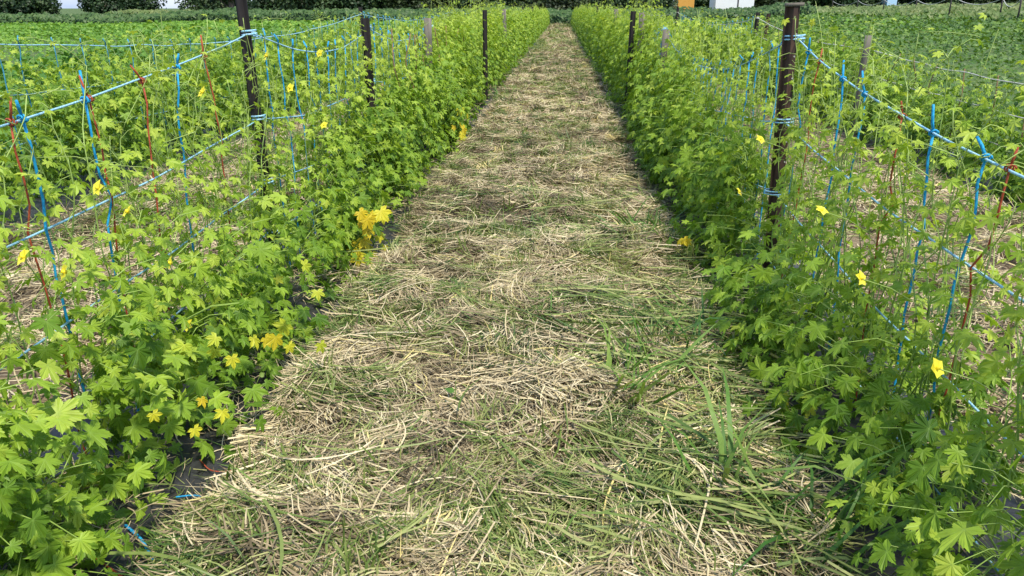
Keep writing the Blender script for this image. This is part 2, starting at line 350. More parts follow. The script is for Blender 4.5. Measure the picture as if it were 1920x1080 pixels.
# stubble standing in little bunches
for _ in range(70):
    cx, cy = random.uniform(PX0+.1, PX1-.1), .9+6*random.random()**1.2
    if random.random() < .3: cx, cy = random.gauss(-.28, .2), random.gauss(3.9, .6)
    k = random.randint(8, 26); x = rng.normal(cx, .045, k); y = rng.normal(cy, .045, k)
    ribbons(straw if random.random() < .6 else cut, np.stack([x, y, .05+bump(x, y)], -1), rng.uniform(0, 6.28, k), rng.uniform(.7, 1.5, k), rng.uniform(.07, .17, k), rng.uniform(.003, .006, k), rng.normal(0, .2, k), rng.uniform(0, 3, k), np.clip(rng.normal(.85, .12, k), 0, 1), 2)
tag(straw.build('straw_mulch', M['straw'], smooth=False), 'dry tan straw and mown stalks covering the paths', 'straw', kind='stuff')
tag(cut.build('cut_grass', M['cut'], smooth=False), 'green mown grass clippings lying in heaps over the straw', 'cut grass', kind='stuff')

# ------------------------------------------------------------------ trellis
ROWS = {
 'L1': dict(X=XL1, sup=[(-1.2, 1.40), (3.76, 1.385), (6.1, 1.36), (9.1, 1.30), (15.6, 1.40), (21, 1.40), (30, 1.4), (40, 1.4), (53, 1.4), (64, 1.4)], sag=[.2, .13, .12, .2, .1, .1, .1, .1, .1], lev=[0, .40, .72, .98], mat='pale', words='row left of the path'),
 'R1': dict(X=XR1, sup=[(-.8, 1.36), (4.05, 1.36), (9.2, 1.28), (13.6, 1.36), (17.5, 1.36), (26, 1.38), (38, 1.38), (50, 1.38), (62, 1.38)], sag=[.25, .27, .2, .1, .1, .1, .1, .1], lev=[0, .405, .78, 1.13], mat='pale', words='row right of the path'),
 'L2': dict(X=XL2, sup=[(4.3, 1.36), (16.4, 1.39), (29.5, 1.36), (39, 1.38), (50, 1.38)], sag=[.27, .2, .1, .1], lev=[0, .42, .8], mat='pale', words='second row on the left'),
 'R2': dict(X=XR2, sup=[(2.6, 1.0), (10.1, 1.02), (16, 1.32), (27, 1.36), (40, 1.36)], sag=[.10, .10, .24, .15], lev=[0, .3, .58], mat='white', words='second row on the right'),
}
def line_z(row, lev, Y):
    r = ROWS[row]; s = r['sup']
    for (a, za), (b, zb), sg in zip(s, s[1:], r['sag']):
        if a <= Y <= b:
            t = (Y-a)/(b-a); k = [1, .55, .42, .35][lev]
            return (za+(zb-za)*t)-r['lev'][lev]-4*t*(1-t)*sg*k
    return s[-1][1]-r['lev'][lev]
def ring(mb, c, r, rad, turns=2, n=14):
    a = np.linspace(0, turns*2*math.pi, n*turns)
    mb.tube(np.stack([c[0]+r*np.cos(a), c[1]+r*np.sin(a), c[2]+np.linspace(-.008*turns, .008*turns, len(a))], -1), rad, 4)
LEVN = ['top', 'second', 'third', 'lowest']
for key, r in ROWS.items():
    for lv in range(len(r['lev'])):
        s = r['sup']; Ys = np.concatenate([np.arange(s[0][0], min(s[-1][0], 14), .12), np.arange(14, s[-1][0], .5)])
        jig = np.array([[.012*(vnoise(y, lv*7.3, .5, 71)-.5), 0, .022*(vnoise(y, lv*3.1, .45, 72)-.5)] for y in Ys])
        P = np.array([[r['X'], y, line_z(key, lv, y)] for y in Ys])+jig
        rad = .0042 if key in ('L1', 'R1') else .0055
        mb = MB(); mb.tube(P, np.where(Ys < 9, rad*.9, rad*1.3), 5)
        col = 'pale blue' if r['mat'] == 'pale' else 'off-white'
        o = mb.build('trellis_line', M[r['mat']])
        tag(o, f"{LEVN[lv]} {col} twine line running along the {r['words']}", 'twine line', f"horizontal twine lines of the trellises")
        for (y, z) in s[1:4]:
            mb = MB(); ring(mb, (r['X'], y, line_z(key, lv, y)), .034 if (key, y) != ('R1', 4.05) else .052, .0045)
            mb.build('tie_wrap', M['pale' if key != 'R2' else 'white'], o)

# posts ------------------------------------------------------------
def channel_post(name, loc, h, w, mat, lean, label, holes=False, depth=.035, group=None):
    t = .007; mb = MB(); d = depth
    prof = [(-w/2-.012, 0), (-w/2+.010, 0), (-w/2+.020, d-t), (w/2-.020, d-t), (w/2-.010, 0), (w/2+.012, 0), (w/2+.012, t), (w/2-.004, t), (w/2-.014, d), (-w/2+.014, d), (-w/2+.004, t), (-w/2-.012, t)]
    prof = [(x, -y) for x, y in prof]; n = len(prof)
    zs = np.linspace(-.3, h, 14)
    V = [(x, y, z) for z in zs for x, y in prof]; F = []
    for i in range(len(zs)-1):
        for j in range(n): k = (j+1) % n; F.append((i*n+j, i*n+k, (i+1)*n+k, (i+1)*n+j))
    mb.add(V, np.array(F)[:, ::-1])
    top = (len(zs)-1)*n
    for q in ((0, 1, 10, 11), (1, 2, 9, 10), (2, 3, 8, 9), (3, 4, 7, 8), (4, 5, 6, 7)): mb.add(np.array([V[top+a] for a in q]), [(3, 2, 1, 0)])
    e = empty(name, loc); e.rotation_euler = lean
    mb.build('channel', mat, e, smooth=False)
    if holes:
        for z in np.arange(.12, h-.05, .105):
            c = MB(); a = np.linspace(0, 2*math.pi, 9)[:-1]
            ring_v = [(.0045*math.cos(q)+.012, y, z+.0045*math.sin(q)) for y in (-d-.0025, -d+.002) for q in a]
            c.add(ring_v, [(j, (j+1) % 8, 8+(j+1) % 8, 8+j) for j in range(8)]); c.add(ring_v[:8], [tuple(range(8))[::-1]])
            c.build('bolt_hole', M['hole'], e)
        c = MB(); c.box((-w/2-.014, -d-.004, h-.006), (w/2+.014, .004, h+.010)); c.build('post_cap', M['wood'], e)
    tag(e, label, 'post', group or 'dark metal trellis posts'); return e
def wood_post(loc, h, r, lean, label):
    mb = MB(); zs = np.linspace(-.3, h, 9)
    P = np.array([[.01*math.sin(z*3+loc[1]), .01*math.cos(z*2.2), z] for z in zs])
    mb.tube(P, r*np.linspace(1.05, .92, 9), 9)
    o = mb.build('wooden_post', M['wood'], loc=loc); o.rotation_euler = lean
    tag(o, label, 'post', 'weathered wooden trellis posts')
channel_post('trellis_post', (XR1+.025, 4.05, 0), 1.515, .050, M['rust'], (0, R(-2.0), R(8)), 'rusty brown channel post with bolt holes, tallest on the right', True, .045)
pl = channel_post('trellis_post', (XL1, 3.78, 0), 1.62, .036, M['dark'], (0, R(-1.2), R(-12)), 'nearly black leaning metal post in the row left of the path, nearest the camera')
channel_post('trellis_post', (XL1+.06, 5.86, 0), 1.43, .042, M['dark'], (0, R(-.5), 0), 'slim dark metal post second in the row left of the path')
channel_post('trellis_post', (XL1+.26, 12.85, 0), 1.47, .05, M['dark'], (0, 0, 0), 'dark metal post standing out of the dense vines left of the path')
channel_post('trellis_post', (XR1-.22, 11.0, 0), 1.46, .05, M['dark'], (0, R(1), 0), 'dark metal post beside a pale wooden one in the row right of the path')
channel_post('trellis_post', (XL2, 16.4, 0), 1.52, .06, M['dark'], (0, 0, 0), 'dark metal post of the second left row where the blue strings bunch up')
channel_post('trellis_post', (XL2, 29.5, 0), 1.50, .06, M['dark'], (0, 0, 0), 'small distant dark post of the second left row, above the vine tops')
channel_post('trellis_post', (XL2, 39, 0), 1.50, .06, M['dark'], (0, 0, 0), 'farthest dark post of the second left row')
channel_post('trellis_post', (XR2, 16.1, 0), 1.42, .055, M['dark'], (0, R(1), 0), 'dark metal post, left of the pair in the second right row')
channel_post('trellis_post', (XR2+.06, 15.6, 0), 1.40, .05, M['rust'], (0, R(2), 0), 'brown metal post, right of the pair in the second right row')
channel_post('trellis_post', (XR2, 27, 0), 1.55, .06, M['dark'], (0, 0, 0), 'thin dark post near the orange building in the second right row')
for X, w in ((XL1, 'left'), (XR1, 'right')):
    for y in ((30, 40, 53, 64) if X < 0 else (26, 38, 50, 62)):
        channel_post('trellis_post', (X, y, 0), 1.55, .06, M['dark'], (0, R(random.uniform(-1, 1)), 0), f'dark post far down the dense row {w} of the path', group='far posts in the dense rows')
wood_post((XL1+.10, 8.45, 0), 1.40, .045, (0, R(-1), 0), 'weathered wooden post left of the path amid tall vines')
wood_post((XL1+.16, 18.6, 0), 1.48, .05, (0, 0, 0), 'distant wooden post left of the path rising from dense vines')
wood_post((XR1-.10, 8.4, 0), 1.29, .04, (0, R(1.5), 0), 'grey wooden post right of the path where blue twine sags on both sides')
wood_post((XR1-.10, 10.8, 0), 1.44, .045, (0, 0, 0), 'wooden post with a pale top right of the path, next to a dark post')
wood_post((XR1-.04, 16.9, 0), 1.48, .05, (0, 0, 0), 'farther wooden post right of the path just above the vine tops')
wood_post((XR2-.22, 9.55, 0), 1.20, .045, (0, R(-1), 0), 'grey wooden post of the second right row carrying white wires')

# hanging strings ----------------------------------------------------
def string(row, Y, mat, label, group, tail=True, rad=.0046, bottom=None, near=False, xoff=0, dy=None):
    X = ROWS[row]['X']; zt = line_z(row, 0, Y); zb = .03 if bottom is None else bottom
    n = 16; z = np.linspace(zt, zb, n); t = np.linspace(0, 1, n); s0 = random.random()*50
    dy = random.gauss(0, .05) if dy is None else dy
    wob = .022 if near else .022
    P = np.stack([X+xoff+wob*(vnoise(t*3, t*0+s0, .5, 81)-.5), Y+dy*t+wob*1.6*(vnoise(t*3, t*0+s0+9, .5, 82)-.5)*(t > .01), z], -1)
    z2 = line_z(row, 1, Y); i2 = int(np.argmin(np.abs(z-z2)))
    if near or row in ('L1', 'R1'): P[i2, :2] += np.array([random.gauss(0, .008), random.gauss(0, .02)])
    P[1:, :2] += np.cumsum(rng.normal(0, .0022, (n-1, 2)), 0)
    P[0] = (X, Y, zt)
    mb = MB(); mb.tube(P, rad*(1+.25*(vnoise(t*12, t*0+s0, 1, 83)-.5)), 5)
    o = mb.build('hanging_string', M[mat]); tag(o, label, 'string', group)
    if near:
        k = MB(); a = np.linspace(0, 4*math.pi, 20)
        k.tube(np.stack([X+.010*np.cos(a), Y+np.linspace(-.012, .012, 20), zt+.010*np.sin(a)], -1), rad*.8, 5)
        dx, dyy = random.uniform(-.02, .02), random.choice([-1, -1, 1])*random.uniform(.0, .05)
        k.tube([[X, Y, zt], [X+dx*.5, Y+dyy*.5, zt+.03], [X+dx, Y+dyy, zt+random.uniform(.05, .09)]], [rad, rad*1.2, rad*.9], 5)
        k.build('knot', M[mat], o)
    elif tail:
        k = MB(); k.tube([[X, Y, zt], [X+.01, Y-.02, zt+.03], [X+random.uniform(-.02, .02), Y-random.uniform(.0, .05), zt+.06]], rad*1.3, 4); k.build('knot', M[mat], o)
    return o
ORD = ['first', 'second', 'third', 'fourth', 'fifth', 'sixth', 'seventh', 'eighth', 'ninth', 'tenth', '11th', '12th', '13th', '14th', '15th', '16th', '17th', '18th', '19th', '20th', '21st', '22nd', '23rd', '24th', '25th', '26th', '27th', '28th', '29th', '30th', '31st', '32nd', '33rd', '34th', '35th', '36th', '37th', '38th', '39th', '40th']
def px_strings(row, pts, mat, cname, side):
    Ys = sorted([on_row(x, y, ROWS[row]['X']).y for x, y in pts], reverse=True)
    for i, Y in enumerate(Ys):
        string(row, Y, mat, f'knotted {cname} string, {ORD[i]} one on the camera side of the {side}', f'{cname} strings near the camera', near=True, rad=.0042 if mat == 'blue' else .0032)
px_strings('L1', [(38, 205), (155, 165), (328, 100)], 'blue', 'blue', 'nearly black post')
px_strings('L1', [(20, 228), (165, 175), (262, 125), (380, 90)], 'red', 'red', 'nearly black post')
px_strings('R1', [(1515, 105), (1580, 150), (1622, 178), (1752, 240), (1850, 290)], 'blue', 'blue', 'rusty brown post')
px_strings('R1', [(1535, 130), (1692, 215), (1893, 318)], 'red', 'red', 'rusty brown post')
def run(row, y0, y1, step, mat, rad, lab, group, maxn=99, bottom=None):
    y, i = y0, 0
    while y < y1 and i < maxn:
        string(row, y, mat, lab(i), group, rad=rad, bottom=bottom); y += step*random.uniform(.7, 1.3); i += 1
run('L1', 3.95, 6.0, .21, 'blue', .0038, lambda i: f'blue hanging string, {ORD[i]} beyond the nearly black post left of the path', 'blue strings on the left trellis')
run('L1', 6.3, 9.0, .25, 'blue', .0048, lambda i: f'blue hanging string, {ORD[i]} beyond the slim dark post left of the path', 'blue strings on the left trellis')
run('R1', 4.3, 9.0, .20, 'blue', .0038, lambda i: f'blue hanging string, {ORD[i]} beyond the rusty brown post right of the path', 'blue strings on the right trellis')
run('R1', 9.4, 13, .26, 'blue', .0058, lambda i: f'blue hanging string, {ORD[i]} past the grey wooden post with sagging twine', 'blue strings on the right trellis')
run('L2', 5.6, 16, .34, 'teal', .0045, lambda i: f'thin blue hanging string, {ORD[i]} from the left end of the sagging second left row', 'blue strings on the second left row', bottom=.3)
run('L2', 16.7, 28, .45, 'teal', .008, lambda i: 'far blue hanging string in the bunch past the second left row post', 'far blue strings on the second left row', bottom=.3)
run('R2', 16.4, 26.5, .42, 'teal', .008, lambda i: 'far blue hanging string in the sagging net of the second right row', 'far blue strings on the second right row', bottom=.3)
# dried vines hanging in the second right row
for i, y in enumerate(np.arange(4.4, 15.5, .55)):
    X = XR2; n = 14; t = np.linspace(0, 1, n); s0 = i*3.7
    P = np.stack([X+.12*(vnoise(t*4, t*0+s0, 1, 91)-.5), y+.25*(vnoise(t*4, t*0+s0, 1, 92)-.5), .05+t*(line_z('R2', 0, y)-.02)], -1)
    mb = MB(); mb.tube(P, .006, 4)
    tag(mb.build('dry_vine', M['dry']), f'brown dried vine stem, {ORD[i]} from the near end of the second right row', 'dry vine', 'dried vine stems of the second right row')
for i, y in enumerate([6.6, 7.1, 7.5, 7.9, 8.7, 9.6, 10.3, 11.2]):
    n = 14; t = np.linspace(0, 1, n); s0 = i*5.1+400
    P = np.stack([XL1+.12+.14*(vnoise(t*4, t*0+s0, 1, 91)-.5), y+.3*(vnoise(t*4, t*0+s0, 1, 92)-.5), .3+t*(line_z('L1', 0, y)-.25)], -1)
    mb = MB(); mb.tube(P, .0055, 4)
    tag(mb.build('dry_vine', M['dry']), f'brown dried vine stem, {ORD[i]} among the leaves past the slim dark post', 'dry vine', 'dried vine stems of the left row')
# loose twine on the film
def loose(pts, mat, label, rad):
    P = [on_ground(x, y, .085) for x, y in pts]
    Q = []
    for i in range(len(P)-1):
        for t in np.linspace(0, 1, 6, endpoint=False): Q.append(P[i].lerp(P[i+1], t))
    Q.append(P[-1]); Q = np.array([list(q) for q in Q]); k = np.ones(5)/5
    Q[2:-2] = np.stack([np.convolve(Q[:, j], k, 'valid') for j in range(3)], -1)
    mb = MB(); mb.tube(Q, rad, 5); tag(mb.build('loose_twine', M[mat]), label, 'loose twine', 'loose twine ends on the ground')
loose([(235, 985), (265, 1010), (285, 1045), (310, 1085), (325, 1110)], 'blue', 'loose bright blue twine end lying on the black film at lower left', .0045)
loose([(330, 932), (365, 928), (395, 935), (420, 950)], 'blue', 'short loose blue twine at the film edge beside the straw', .003)
loose([(375, 862), (392, 882), (415, 885), (448, 880)], 'red', 'thin loose red cord curling over the film beside the straw', .002)
loose([(160, 1030), (190, 1055), (235, 1085)], 'red', 'loose red cord lying among lower left leaves', .003)

# ------------------------------------------------------------------ vines
def dense_height(row, Y):
    if row == 'L1': return float(np.interp(Y, [0, 2.4, 2.9, 3.8, 4.4, 6, 9, 13], [.54, .60, .46, .46, .66, .82, 1.02, 1.22]))
    if row == 'R1': return float(np.interp(Y, [0, 2.8, 3.2, 4.0, 4.7, 7, 11], [.45, .50, .38, .38, .76, .95, 1.18]))
    if row == 'L2': return float(np.interp(Y, [0, 8, 16, 30], [.75, .85, 1.0, 1.2]))
    return float(np.interp(Y, [0, 8, 12, 16, 30], [.58, .62, .74, 1.0, 1.2]))
WID = {'L1': .46, 'R1': .42, 'L2': .42, 'R2': .46}
def leaf_basis(P, axis_x, rs, up=.85, out=.7):
    n = len(P); o = np.zeros((n, 3)); o[:, 0] = np.sign(P[:, 0]-axis_x+rs.normal(0, .05, n))
    o[:, 1] = rs.normal(-.25, .5, n)
    N = o*out+np.array([0, 0, up])+rs.normal(0, .42, (n, 3))
    T = o+np.array([0, 0, -.55])+rs.normal(0, .5, (n, 3))
    return N, T
def vine_geometry(Hd, Ht, W, lod, rs, spacing, n_dense, leafsize, n_vines, sparse=1.0, pside=0, curtain=0, shade=0.0):
    """returns foliage MB and stem MB around the origin (row runs along y)"""
    fo, st = MB(), MB()
    # lower bush: clumps of leaves
    nc = max(6, int(38*Hd)); cz = Hd*rs.random(nc)**.9; cy = rs.uniform(-spacing*.62, spacing*.62, nc)
    side = np.where(rs.random(nc) < .5+.24*pside, 1, -1); wz = W*(1-.62*np.clip(cz/1.4, 0, 1))
    cx = side*wz*np.sqrt(rs.random(nc))*.85*np.where(side*pside < 0, .42, 1)
    idx = rs.integers(0, nc, n_dense)
    P = np.stack([cx[idx], cy[idx], cz[idx]], -1)+rs.normal(0, 1, (n_dense, 3))*np.array([.07, .10, .09])
    P[:, 2] = np.clip(P[:, 2], .03+.05*rs.random(n_dense), Ht)
    N, T = leaf_basis(P, 0, rs)
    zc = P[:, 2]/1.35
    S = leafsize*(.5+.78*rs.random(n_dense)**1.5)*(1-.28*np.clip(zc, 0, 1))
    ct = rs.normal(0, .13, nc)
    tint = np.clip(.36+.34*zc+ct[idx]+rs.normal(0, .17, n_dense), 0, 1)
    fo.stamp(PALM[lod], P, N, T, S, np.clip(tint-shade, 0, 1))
    if lod == 0:
        k = rs.random(n_dense) < .35
        for p, c in zip(P[k], idx[k]):
            q = np.array([cx[c]*.5, cy[c], max(.02, p[2]-.06)]); m = (p+q)/2+np.array([0, 0, .025])
            st.tube([q, m, p], [.0022, .0018, .0014], 3, .6, cap=False)
    if curtain:                                # small leaves of the climbing tops, gathered round vertical strings
        ncol = 7; cyy = rs.uniform(-.5, .5, ncol)*spacing; top = Hd*.7+(Ht-Hd*.7)*rs.uniform(.55, 1.08, ncol)
        j = rs.integers(0, ncol, curtain); z = Hd*.7+(top[j]-Hd*.7)*rs.random(curtain)**1.15
        P = np.stack([rs.normal(0, .075, curtain), cyy[j]+.05*np.sin(z*9+j)+rs.normal(0, .05, curtain), z], -1)
        N, T = leaf_basis(P, 0, rs)
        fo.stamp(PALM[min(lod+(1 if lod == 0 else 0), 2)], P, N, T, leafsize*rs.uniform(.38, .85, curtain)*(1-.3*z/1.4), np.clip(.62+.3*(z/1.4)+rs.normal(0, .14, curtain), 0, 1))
        for c in range(ncol):
            zz = np.linspace(.05, top[c]+rs.uniform(-.05, .08), 14); q = np.stack([.03*np.sin(zz*7+c*2), cyy[c]+.05*np.sin(zz*9+c)+.012*np.sin(zz*31), zz], -1)
            st.tube(q, np.linspace(.0034, .0014, 14), 3, np.linspace(.4, .95, 14).repeat(3), cap=False)
    # climbing vines with alternate leaves
    for v in range(n_vines):
        y0 = rs.uniform(-.5, .5)*spacing; H = Ht*rs.uniform(.66, 1.04); nn = int(H/(.052 if lod < 2 else .07))
        t = np.linspace(0, 1, nn); sd = rs.random()*90
        V = np.stack([.13*(vnoise(t*4, t*0+sd, 1, 101)-.5), y0+.34*(vnoise(t*4, t*0+sd, 1, 102)-.5)*1.0+rs.normal(0, .06)*t, .02+t*H], -1)
        if rs.random() < .5:                 # free tip leaning over
            k = max(3, nn//6); u = np.linspace(0, 1, k); V[-k:, 1] += rs.normal(0, .09)*u**2+.02*np.sin(u*7); V[-k:, 0] += rs.normal(0, .07)*u**2; V[-k:, 2] -= rs.uniform(0, .08)*u**3
        st.tube(V, np.linspace(.0036, .0016, nn), 4 if lod == 0 else 3, np.linspace(.35, .85, nn).repeat(4 if lod == 0 else 3))
        k = np.arange(2, nn); k = k[rs.random(len(k)) < np.where(V[k, 2] < Hd*1.0, .55, .62*sparse)]
        if len(k) == 0: continue
        a = rs.uniform(0, 6.28, len(k)); pl = rs.uniform(.03, .085, len(k))
        D = np.stack([np.cos(a), np.sin(a), rs.uniform(-.1, .7, len(k))], -1)
        B = V[k]+D*pl[:, None]
        N = D*.45+np.array([0, 0, .9])+rs.normal(0, .3, (len(k), 3)); T = D+np.array([0, 0, -.5])+rs.normal(0, .25, (len(k), 3))
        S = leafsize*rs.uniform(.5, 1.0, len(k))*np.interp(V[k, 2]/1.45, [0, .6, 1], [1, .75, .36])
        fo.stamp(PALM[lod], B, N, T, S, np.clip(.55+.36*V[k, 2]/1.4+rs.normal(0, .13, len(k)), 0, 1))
        if lod <= 1:
            for i, b in zip(k, B): st.tube([V[i], (V[i]+b)/2+np.array([0, 0, .01]), b], .0014, 3, .75, cap=False)
        if lod == 0:                          # tendrils
            for i in range(4, nn, 3):
                if rs.random() < .5:
                    u = np.linspace(0, 1, 9); d = rs.normal(0, 1, 3); d[2] = abs(d[2])*.5; d = d/np.linalg.norm(d)*rs.uniform(.06, .16)
                    q = V[i]+u[:, None]*d+np.stack([.012*np.sin(u*9), .012*np.cos(u*9)-.012, -.03*u*u], -1)
                    st.tube(q, .0011, 3, .9, cap=False)
    return fo, st
def star_flower(parent, p, s, rs):
    s *= .82; mb = MB(); a = np.arange(5)*2*math.pi/5+rs.random()*6
    nrm = unit(np.array([[-np.sign(p[0])*.6, -.8, .75]])+rs.normal(0, .2, (1, 3)))[0]
    A = unit(np.cross(nrm, [[0, 0, 1.]]))[0]; B = np.cross(nrm, A)
    T = np.cos(a)[:, None]*A+np.sin(a)[:, None]*B
    Pp = np.repeat(np.array([p]), 5, 0)
    mb.stamp(OVAL, Pp, np.repeat(nrm[None], 5, 0)+T*-.25, T, s, rs.uniform(.3, 1, 5))
    mb.tube([np.array(p)-nrm*.004, np.array(p)+nrm*.010], [.006, .004], 6, .1)
    q = np.array([p[0]*.25, p[1]+.02, max(p[2]-.09, .02)]); mb.tube([np.array(p), (np.array(p)+q)/2+np.array([0, 0, .012]), q], .0015, 3, .8, 1, cap=False)
    mb.build('flower', [M['petal'], M['stem']], parent)

plants = []          # (root, row, y)
def near_label(row, i, Y, before, nb):
    w = ROWS[row]['words']
    if row in ('L1', 'R1'):
        post = 'nearly black post' if row == 'L1' else 'rusty brown post'
        side = 'left' if row == 'L1' else 'right'
        look = 'sparse climbing vine' if Y < 4 else 'dense climbing vine'
        if before: return f'{look}, {ORD[nb]} from the {post} toward the camera, {side} of path'
        return f'{look}, {ORD[nb]} beyond the {post}, {side} of the path'
    return f'open climbing vine, {ORD[i]} from the near end of the {w}'
POSTY = {'L1': 3.78, 'R1': 4.05}
SP = .7
variants = {}
def variant(kind, k):
    if (kind, k) in variants: return variants[(kind, k)]
    rs = np.random.default_rng(500+k*17+hash(kind) % 7 if False else 500+k*17+len(kind))
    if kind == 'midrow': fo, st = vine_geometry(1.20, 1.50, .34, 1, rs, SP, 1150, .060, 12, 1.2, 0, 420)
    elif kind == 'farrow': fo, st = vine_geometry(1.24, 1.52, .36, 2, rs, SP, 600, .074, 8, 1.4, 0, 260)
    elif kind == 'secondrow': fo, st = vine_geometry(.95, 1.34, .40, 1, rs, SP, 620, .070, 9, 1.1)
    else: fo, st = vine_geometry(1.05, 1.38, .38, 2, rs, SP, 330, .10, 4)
    r = (fo.mesh('foliage', M['vine'], smooth=False), st.mesh('stem', M['stem']), )
    variants[(kind, k)] = r; return r
def one_mesh_variant(kind, k):
    key = (kind, k, 'one')
    if key in variants: return variants[key]
    rs = np.random.default_rng(900+k*13+len(kind))
    if kind == 'farrow': fo, st = vine_geometry(1.24, 1.52, .36, 2, rs, SP, 600, .074, 8, 1.4, 0, 260)
    else: fo, st = vine_geometry(1.05, 1.38, .38, 2, rs, SP, 330, .10, 4)
    b = MB()
    for q, mi in ((fo, 0), (st, 1)):
        off = b.n; b.v += q.v; b.t += q.t; b.r += q.r; b.f += [f+off for f in q.f]; b.m += [np.full(len(f), mi) for f in q.f]; b.n += q.n
    variants[key] = b.mesh('vine_foliage', [M['vine'], M['stem']], smooth=False); return variants[key]
def add_row(row, y0, y1, near_to, mid_to):
    X = ROWS[row]['X']; i = 0; y = y0; nbef = 0; naft = 0
    ys = []
    while y < y1: ys.append(y+random.uniform(-.06, .06)); y += SP
    befs = [q for q in ys if q < POSTY.get(row, -9)]
    for i, y in enumerate(ys):
        side = {'L1': 'left of the path', 'R1': 'right of the path', 'L2': 'second row on the left', 'R2': 'second row on the right'}[row]
        before = y < POSTY.get(row, -9)
        nb = (len(befs)-1-i) if before else i-len(befs)
        if y < mid_to:
            e = empty('climbing_vine', (X, y, .03))
            tag(e, near_label(row, i, y, before, nb), 'vine', f'climbing vines of the {ROWS[row]["words"]}')
            if y < near_to:
                rs = np.random.default_rng(int(y*100)+len(row)*1000+int(X*10)+77)
                Hd = dense_height(row, y); first = row in ('L1', 'R1')
                lod = 0 if (first and y < 6.4) else 1
                nd = int((860 if y < 3.2 else 800 if y < 6 else 1150)*Hd*(1 if first else .62))
                fo, st = vine_geometry(Hd, 1.38 if first else (1.30 if row == 'L2' else .98), WID[row]*(.80 if row == 'L1' and (y < 1.9 or 3 < y < 7) else 1.12 if first and y < 3.4 else 1), lod, rs, SP, nd, (.061 if lod == 0 else .062)*(1 if first else 1.15), 12 if first else 8, 1.3 if first else 1.1, (1 if row == 'L1' else -1) if first else 0, (int(np.interp(y, [1, 2.6, 3.0, 3.9, 4.3, 9], [260, 300, 200, 160, 320 if row == 'L1' else 200, 400 if row == 'L1' else 330])) if first else 170 if row == 'L2' else 40), 0 if row != 'R2' else .16)
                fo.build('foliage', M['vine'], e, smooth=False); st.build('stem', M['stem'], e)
            else:
                kind = 'midrow' if row in ('L1', 'R1') else 'secondrow'
                k = i % 4; a, b = variant(kind, k)
                for me, nm in ((a, 'foliage'), (b, 'stem')):
                    o = bpy.data.objects.new(nm, me); COL.objects.link(o); o.parent = e
                e.rotation_euler.z = math.pi*(i//4 % 2); s = random.uniform(.94, 1.06); e.scale = (s, s, s*random.uniform(.95, 1.05))
            plants.append((e, row, y))
        else:
            kind = 'farrow' if row in ('L1', 'R1') else 'farsecond'
            o = bpy.data.objects.new('climbing_vine', one_mesh_variant(kind, i % 5)); COL.objects.link(o)
            o.location = (X, y, .03); o.rotation_euler.z = math.pi*(i//5 % 2); s = random.uniform(.93, 1.07); o.scale = (s, s*1.05, s*random.uniform(.86, 1.08))
            w = {'L1': 'leafy vine in the far unbroken hedge left of the path', 'R1': 'leafy vine in the far unbroken hedge right of the path', 'L2': 'distant vine in the far part of the second left row', 'R2': 'distant vine in the far part of the second right row'}[row]
            tag(o, w, 'vine', f'far climbing vines of the {ROWS[row]["words"]}')
add_row('L1', .45, ROW_END, 9.2, 18)
add_row('R1', .45, ROW_END, 9.4, 18)
add_row('L2', 3.6, 40, 9.5, 18)
add_row('R2', 3.6, 40, 9.5, 18)

def nearest(row, y):
    return min((p for p in plants if p[1] == row), key=lambda p: abs(p[2]-y))
def local(e, p):
    e_inv = (Vector(p)-e.location); return np.array(e_inv)
rsf = np.random.default_rng(5)
for row, off, pts in (('L1', .16, [(380, 173), (185, 353), (45, 482), (122, 510), (320, 493), (353, 610), (240, 397), (608, 235), (500, 105), (600, 100), (545, 165), (700, 240), (780, 215), (835, 180)]),
                      ('R1', -.26, [(1337, 480), (1333, 520), (1540, 395), (1613, 522), (1415, 697), (1487, 787), (1385, 360), (1320, 380), (1425, 262), (1290, 300), (1240, 240), (1755, 690)])):
    for q in pts:
        p = on_row(q[0], q[1], ROWS[row]['X']+off); e = nearest(row, p.y)[0]
        star_flower(e, local(e, p) , .032 if p.y < 5 else .04, rsf)
def yellow_leaves(row, off, px, n, spread, size, lo=0., hi=1.):
    p = on_row(px[0], px[1], ROWS[row]['X']+off); e = nearest(row, p.y)[0]; c = local(e, p)
    for i in range(n):
        mb = MB(); q = c+rsf.normal(0, 1, 3)*np.array([.05, spread, spread*1.3]); q[2] = max(q[2], .05)
        N = np.array([[-np.sign(ROWS[row]['X'])*.9, -.7, .5]])+rsf.normal(0, .3, (1, 3)); T = np.array([[0, 0, -1.]])+rsf.normal(0, .4, (1, 3))
        mb.stamp(PALM[0], q[None], N, T, size*.8*rsf.uniform(.7, 1.2), np.array([rsf.uniform(lo, hi)])); mb.build('yellow_leaf', M['yellow'], e, smooth=False)
yellow_leaves('L1', .36, (680, 440), 20, .075, .085, 0, .7)
yellow_leaves('L1', .42, (710, 450), 6, .08, .06, .4, 1)
yellow_leaves('L1', .46, (872, 272), 22, .17, .095, 0, .9)
yellow_leaves('L1', .44, (405, 670), 4, .03, .05, .2, 1)
yellow_leaves('L1', .46, (342, 785), 4, .03, .045, .1, .7)
yellow_leaves('L1', .46, (528, 645), 6, .05, .06, .2, 1)
yellow_leaves('L1', .40, (568, 515), 3, .04, .06, .7, 1)
yellow_leaves('L1', -.05, (205, 430), 4, .05, .06, .7, 1)
yellow_leaves('R1', -.42, (1286, 455), 4, .03, .055, 0, .4)
yellow_leaves('R1', -.36, (1455, 765), 4, .05, .05, .6, 1)
yellow_leaves('R1', .0, (1509, 40), 2, .01, .05, .7, 1)

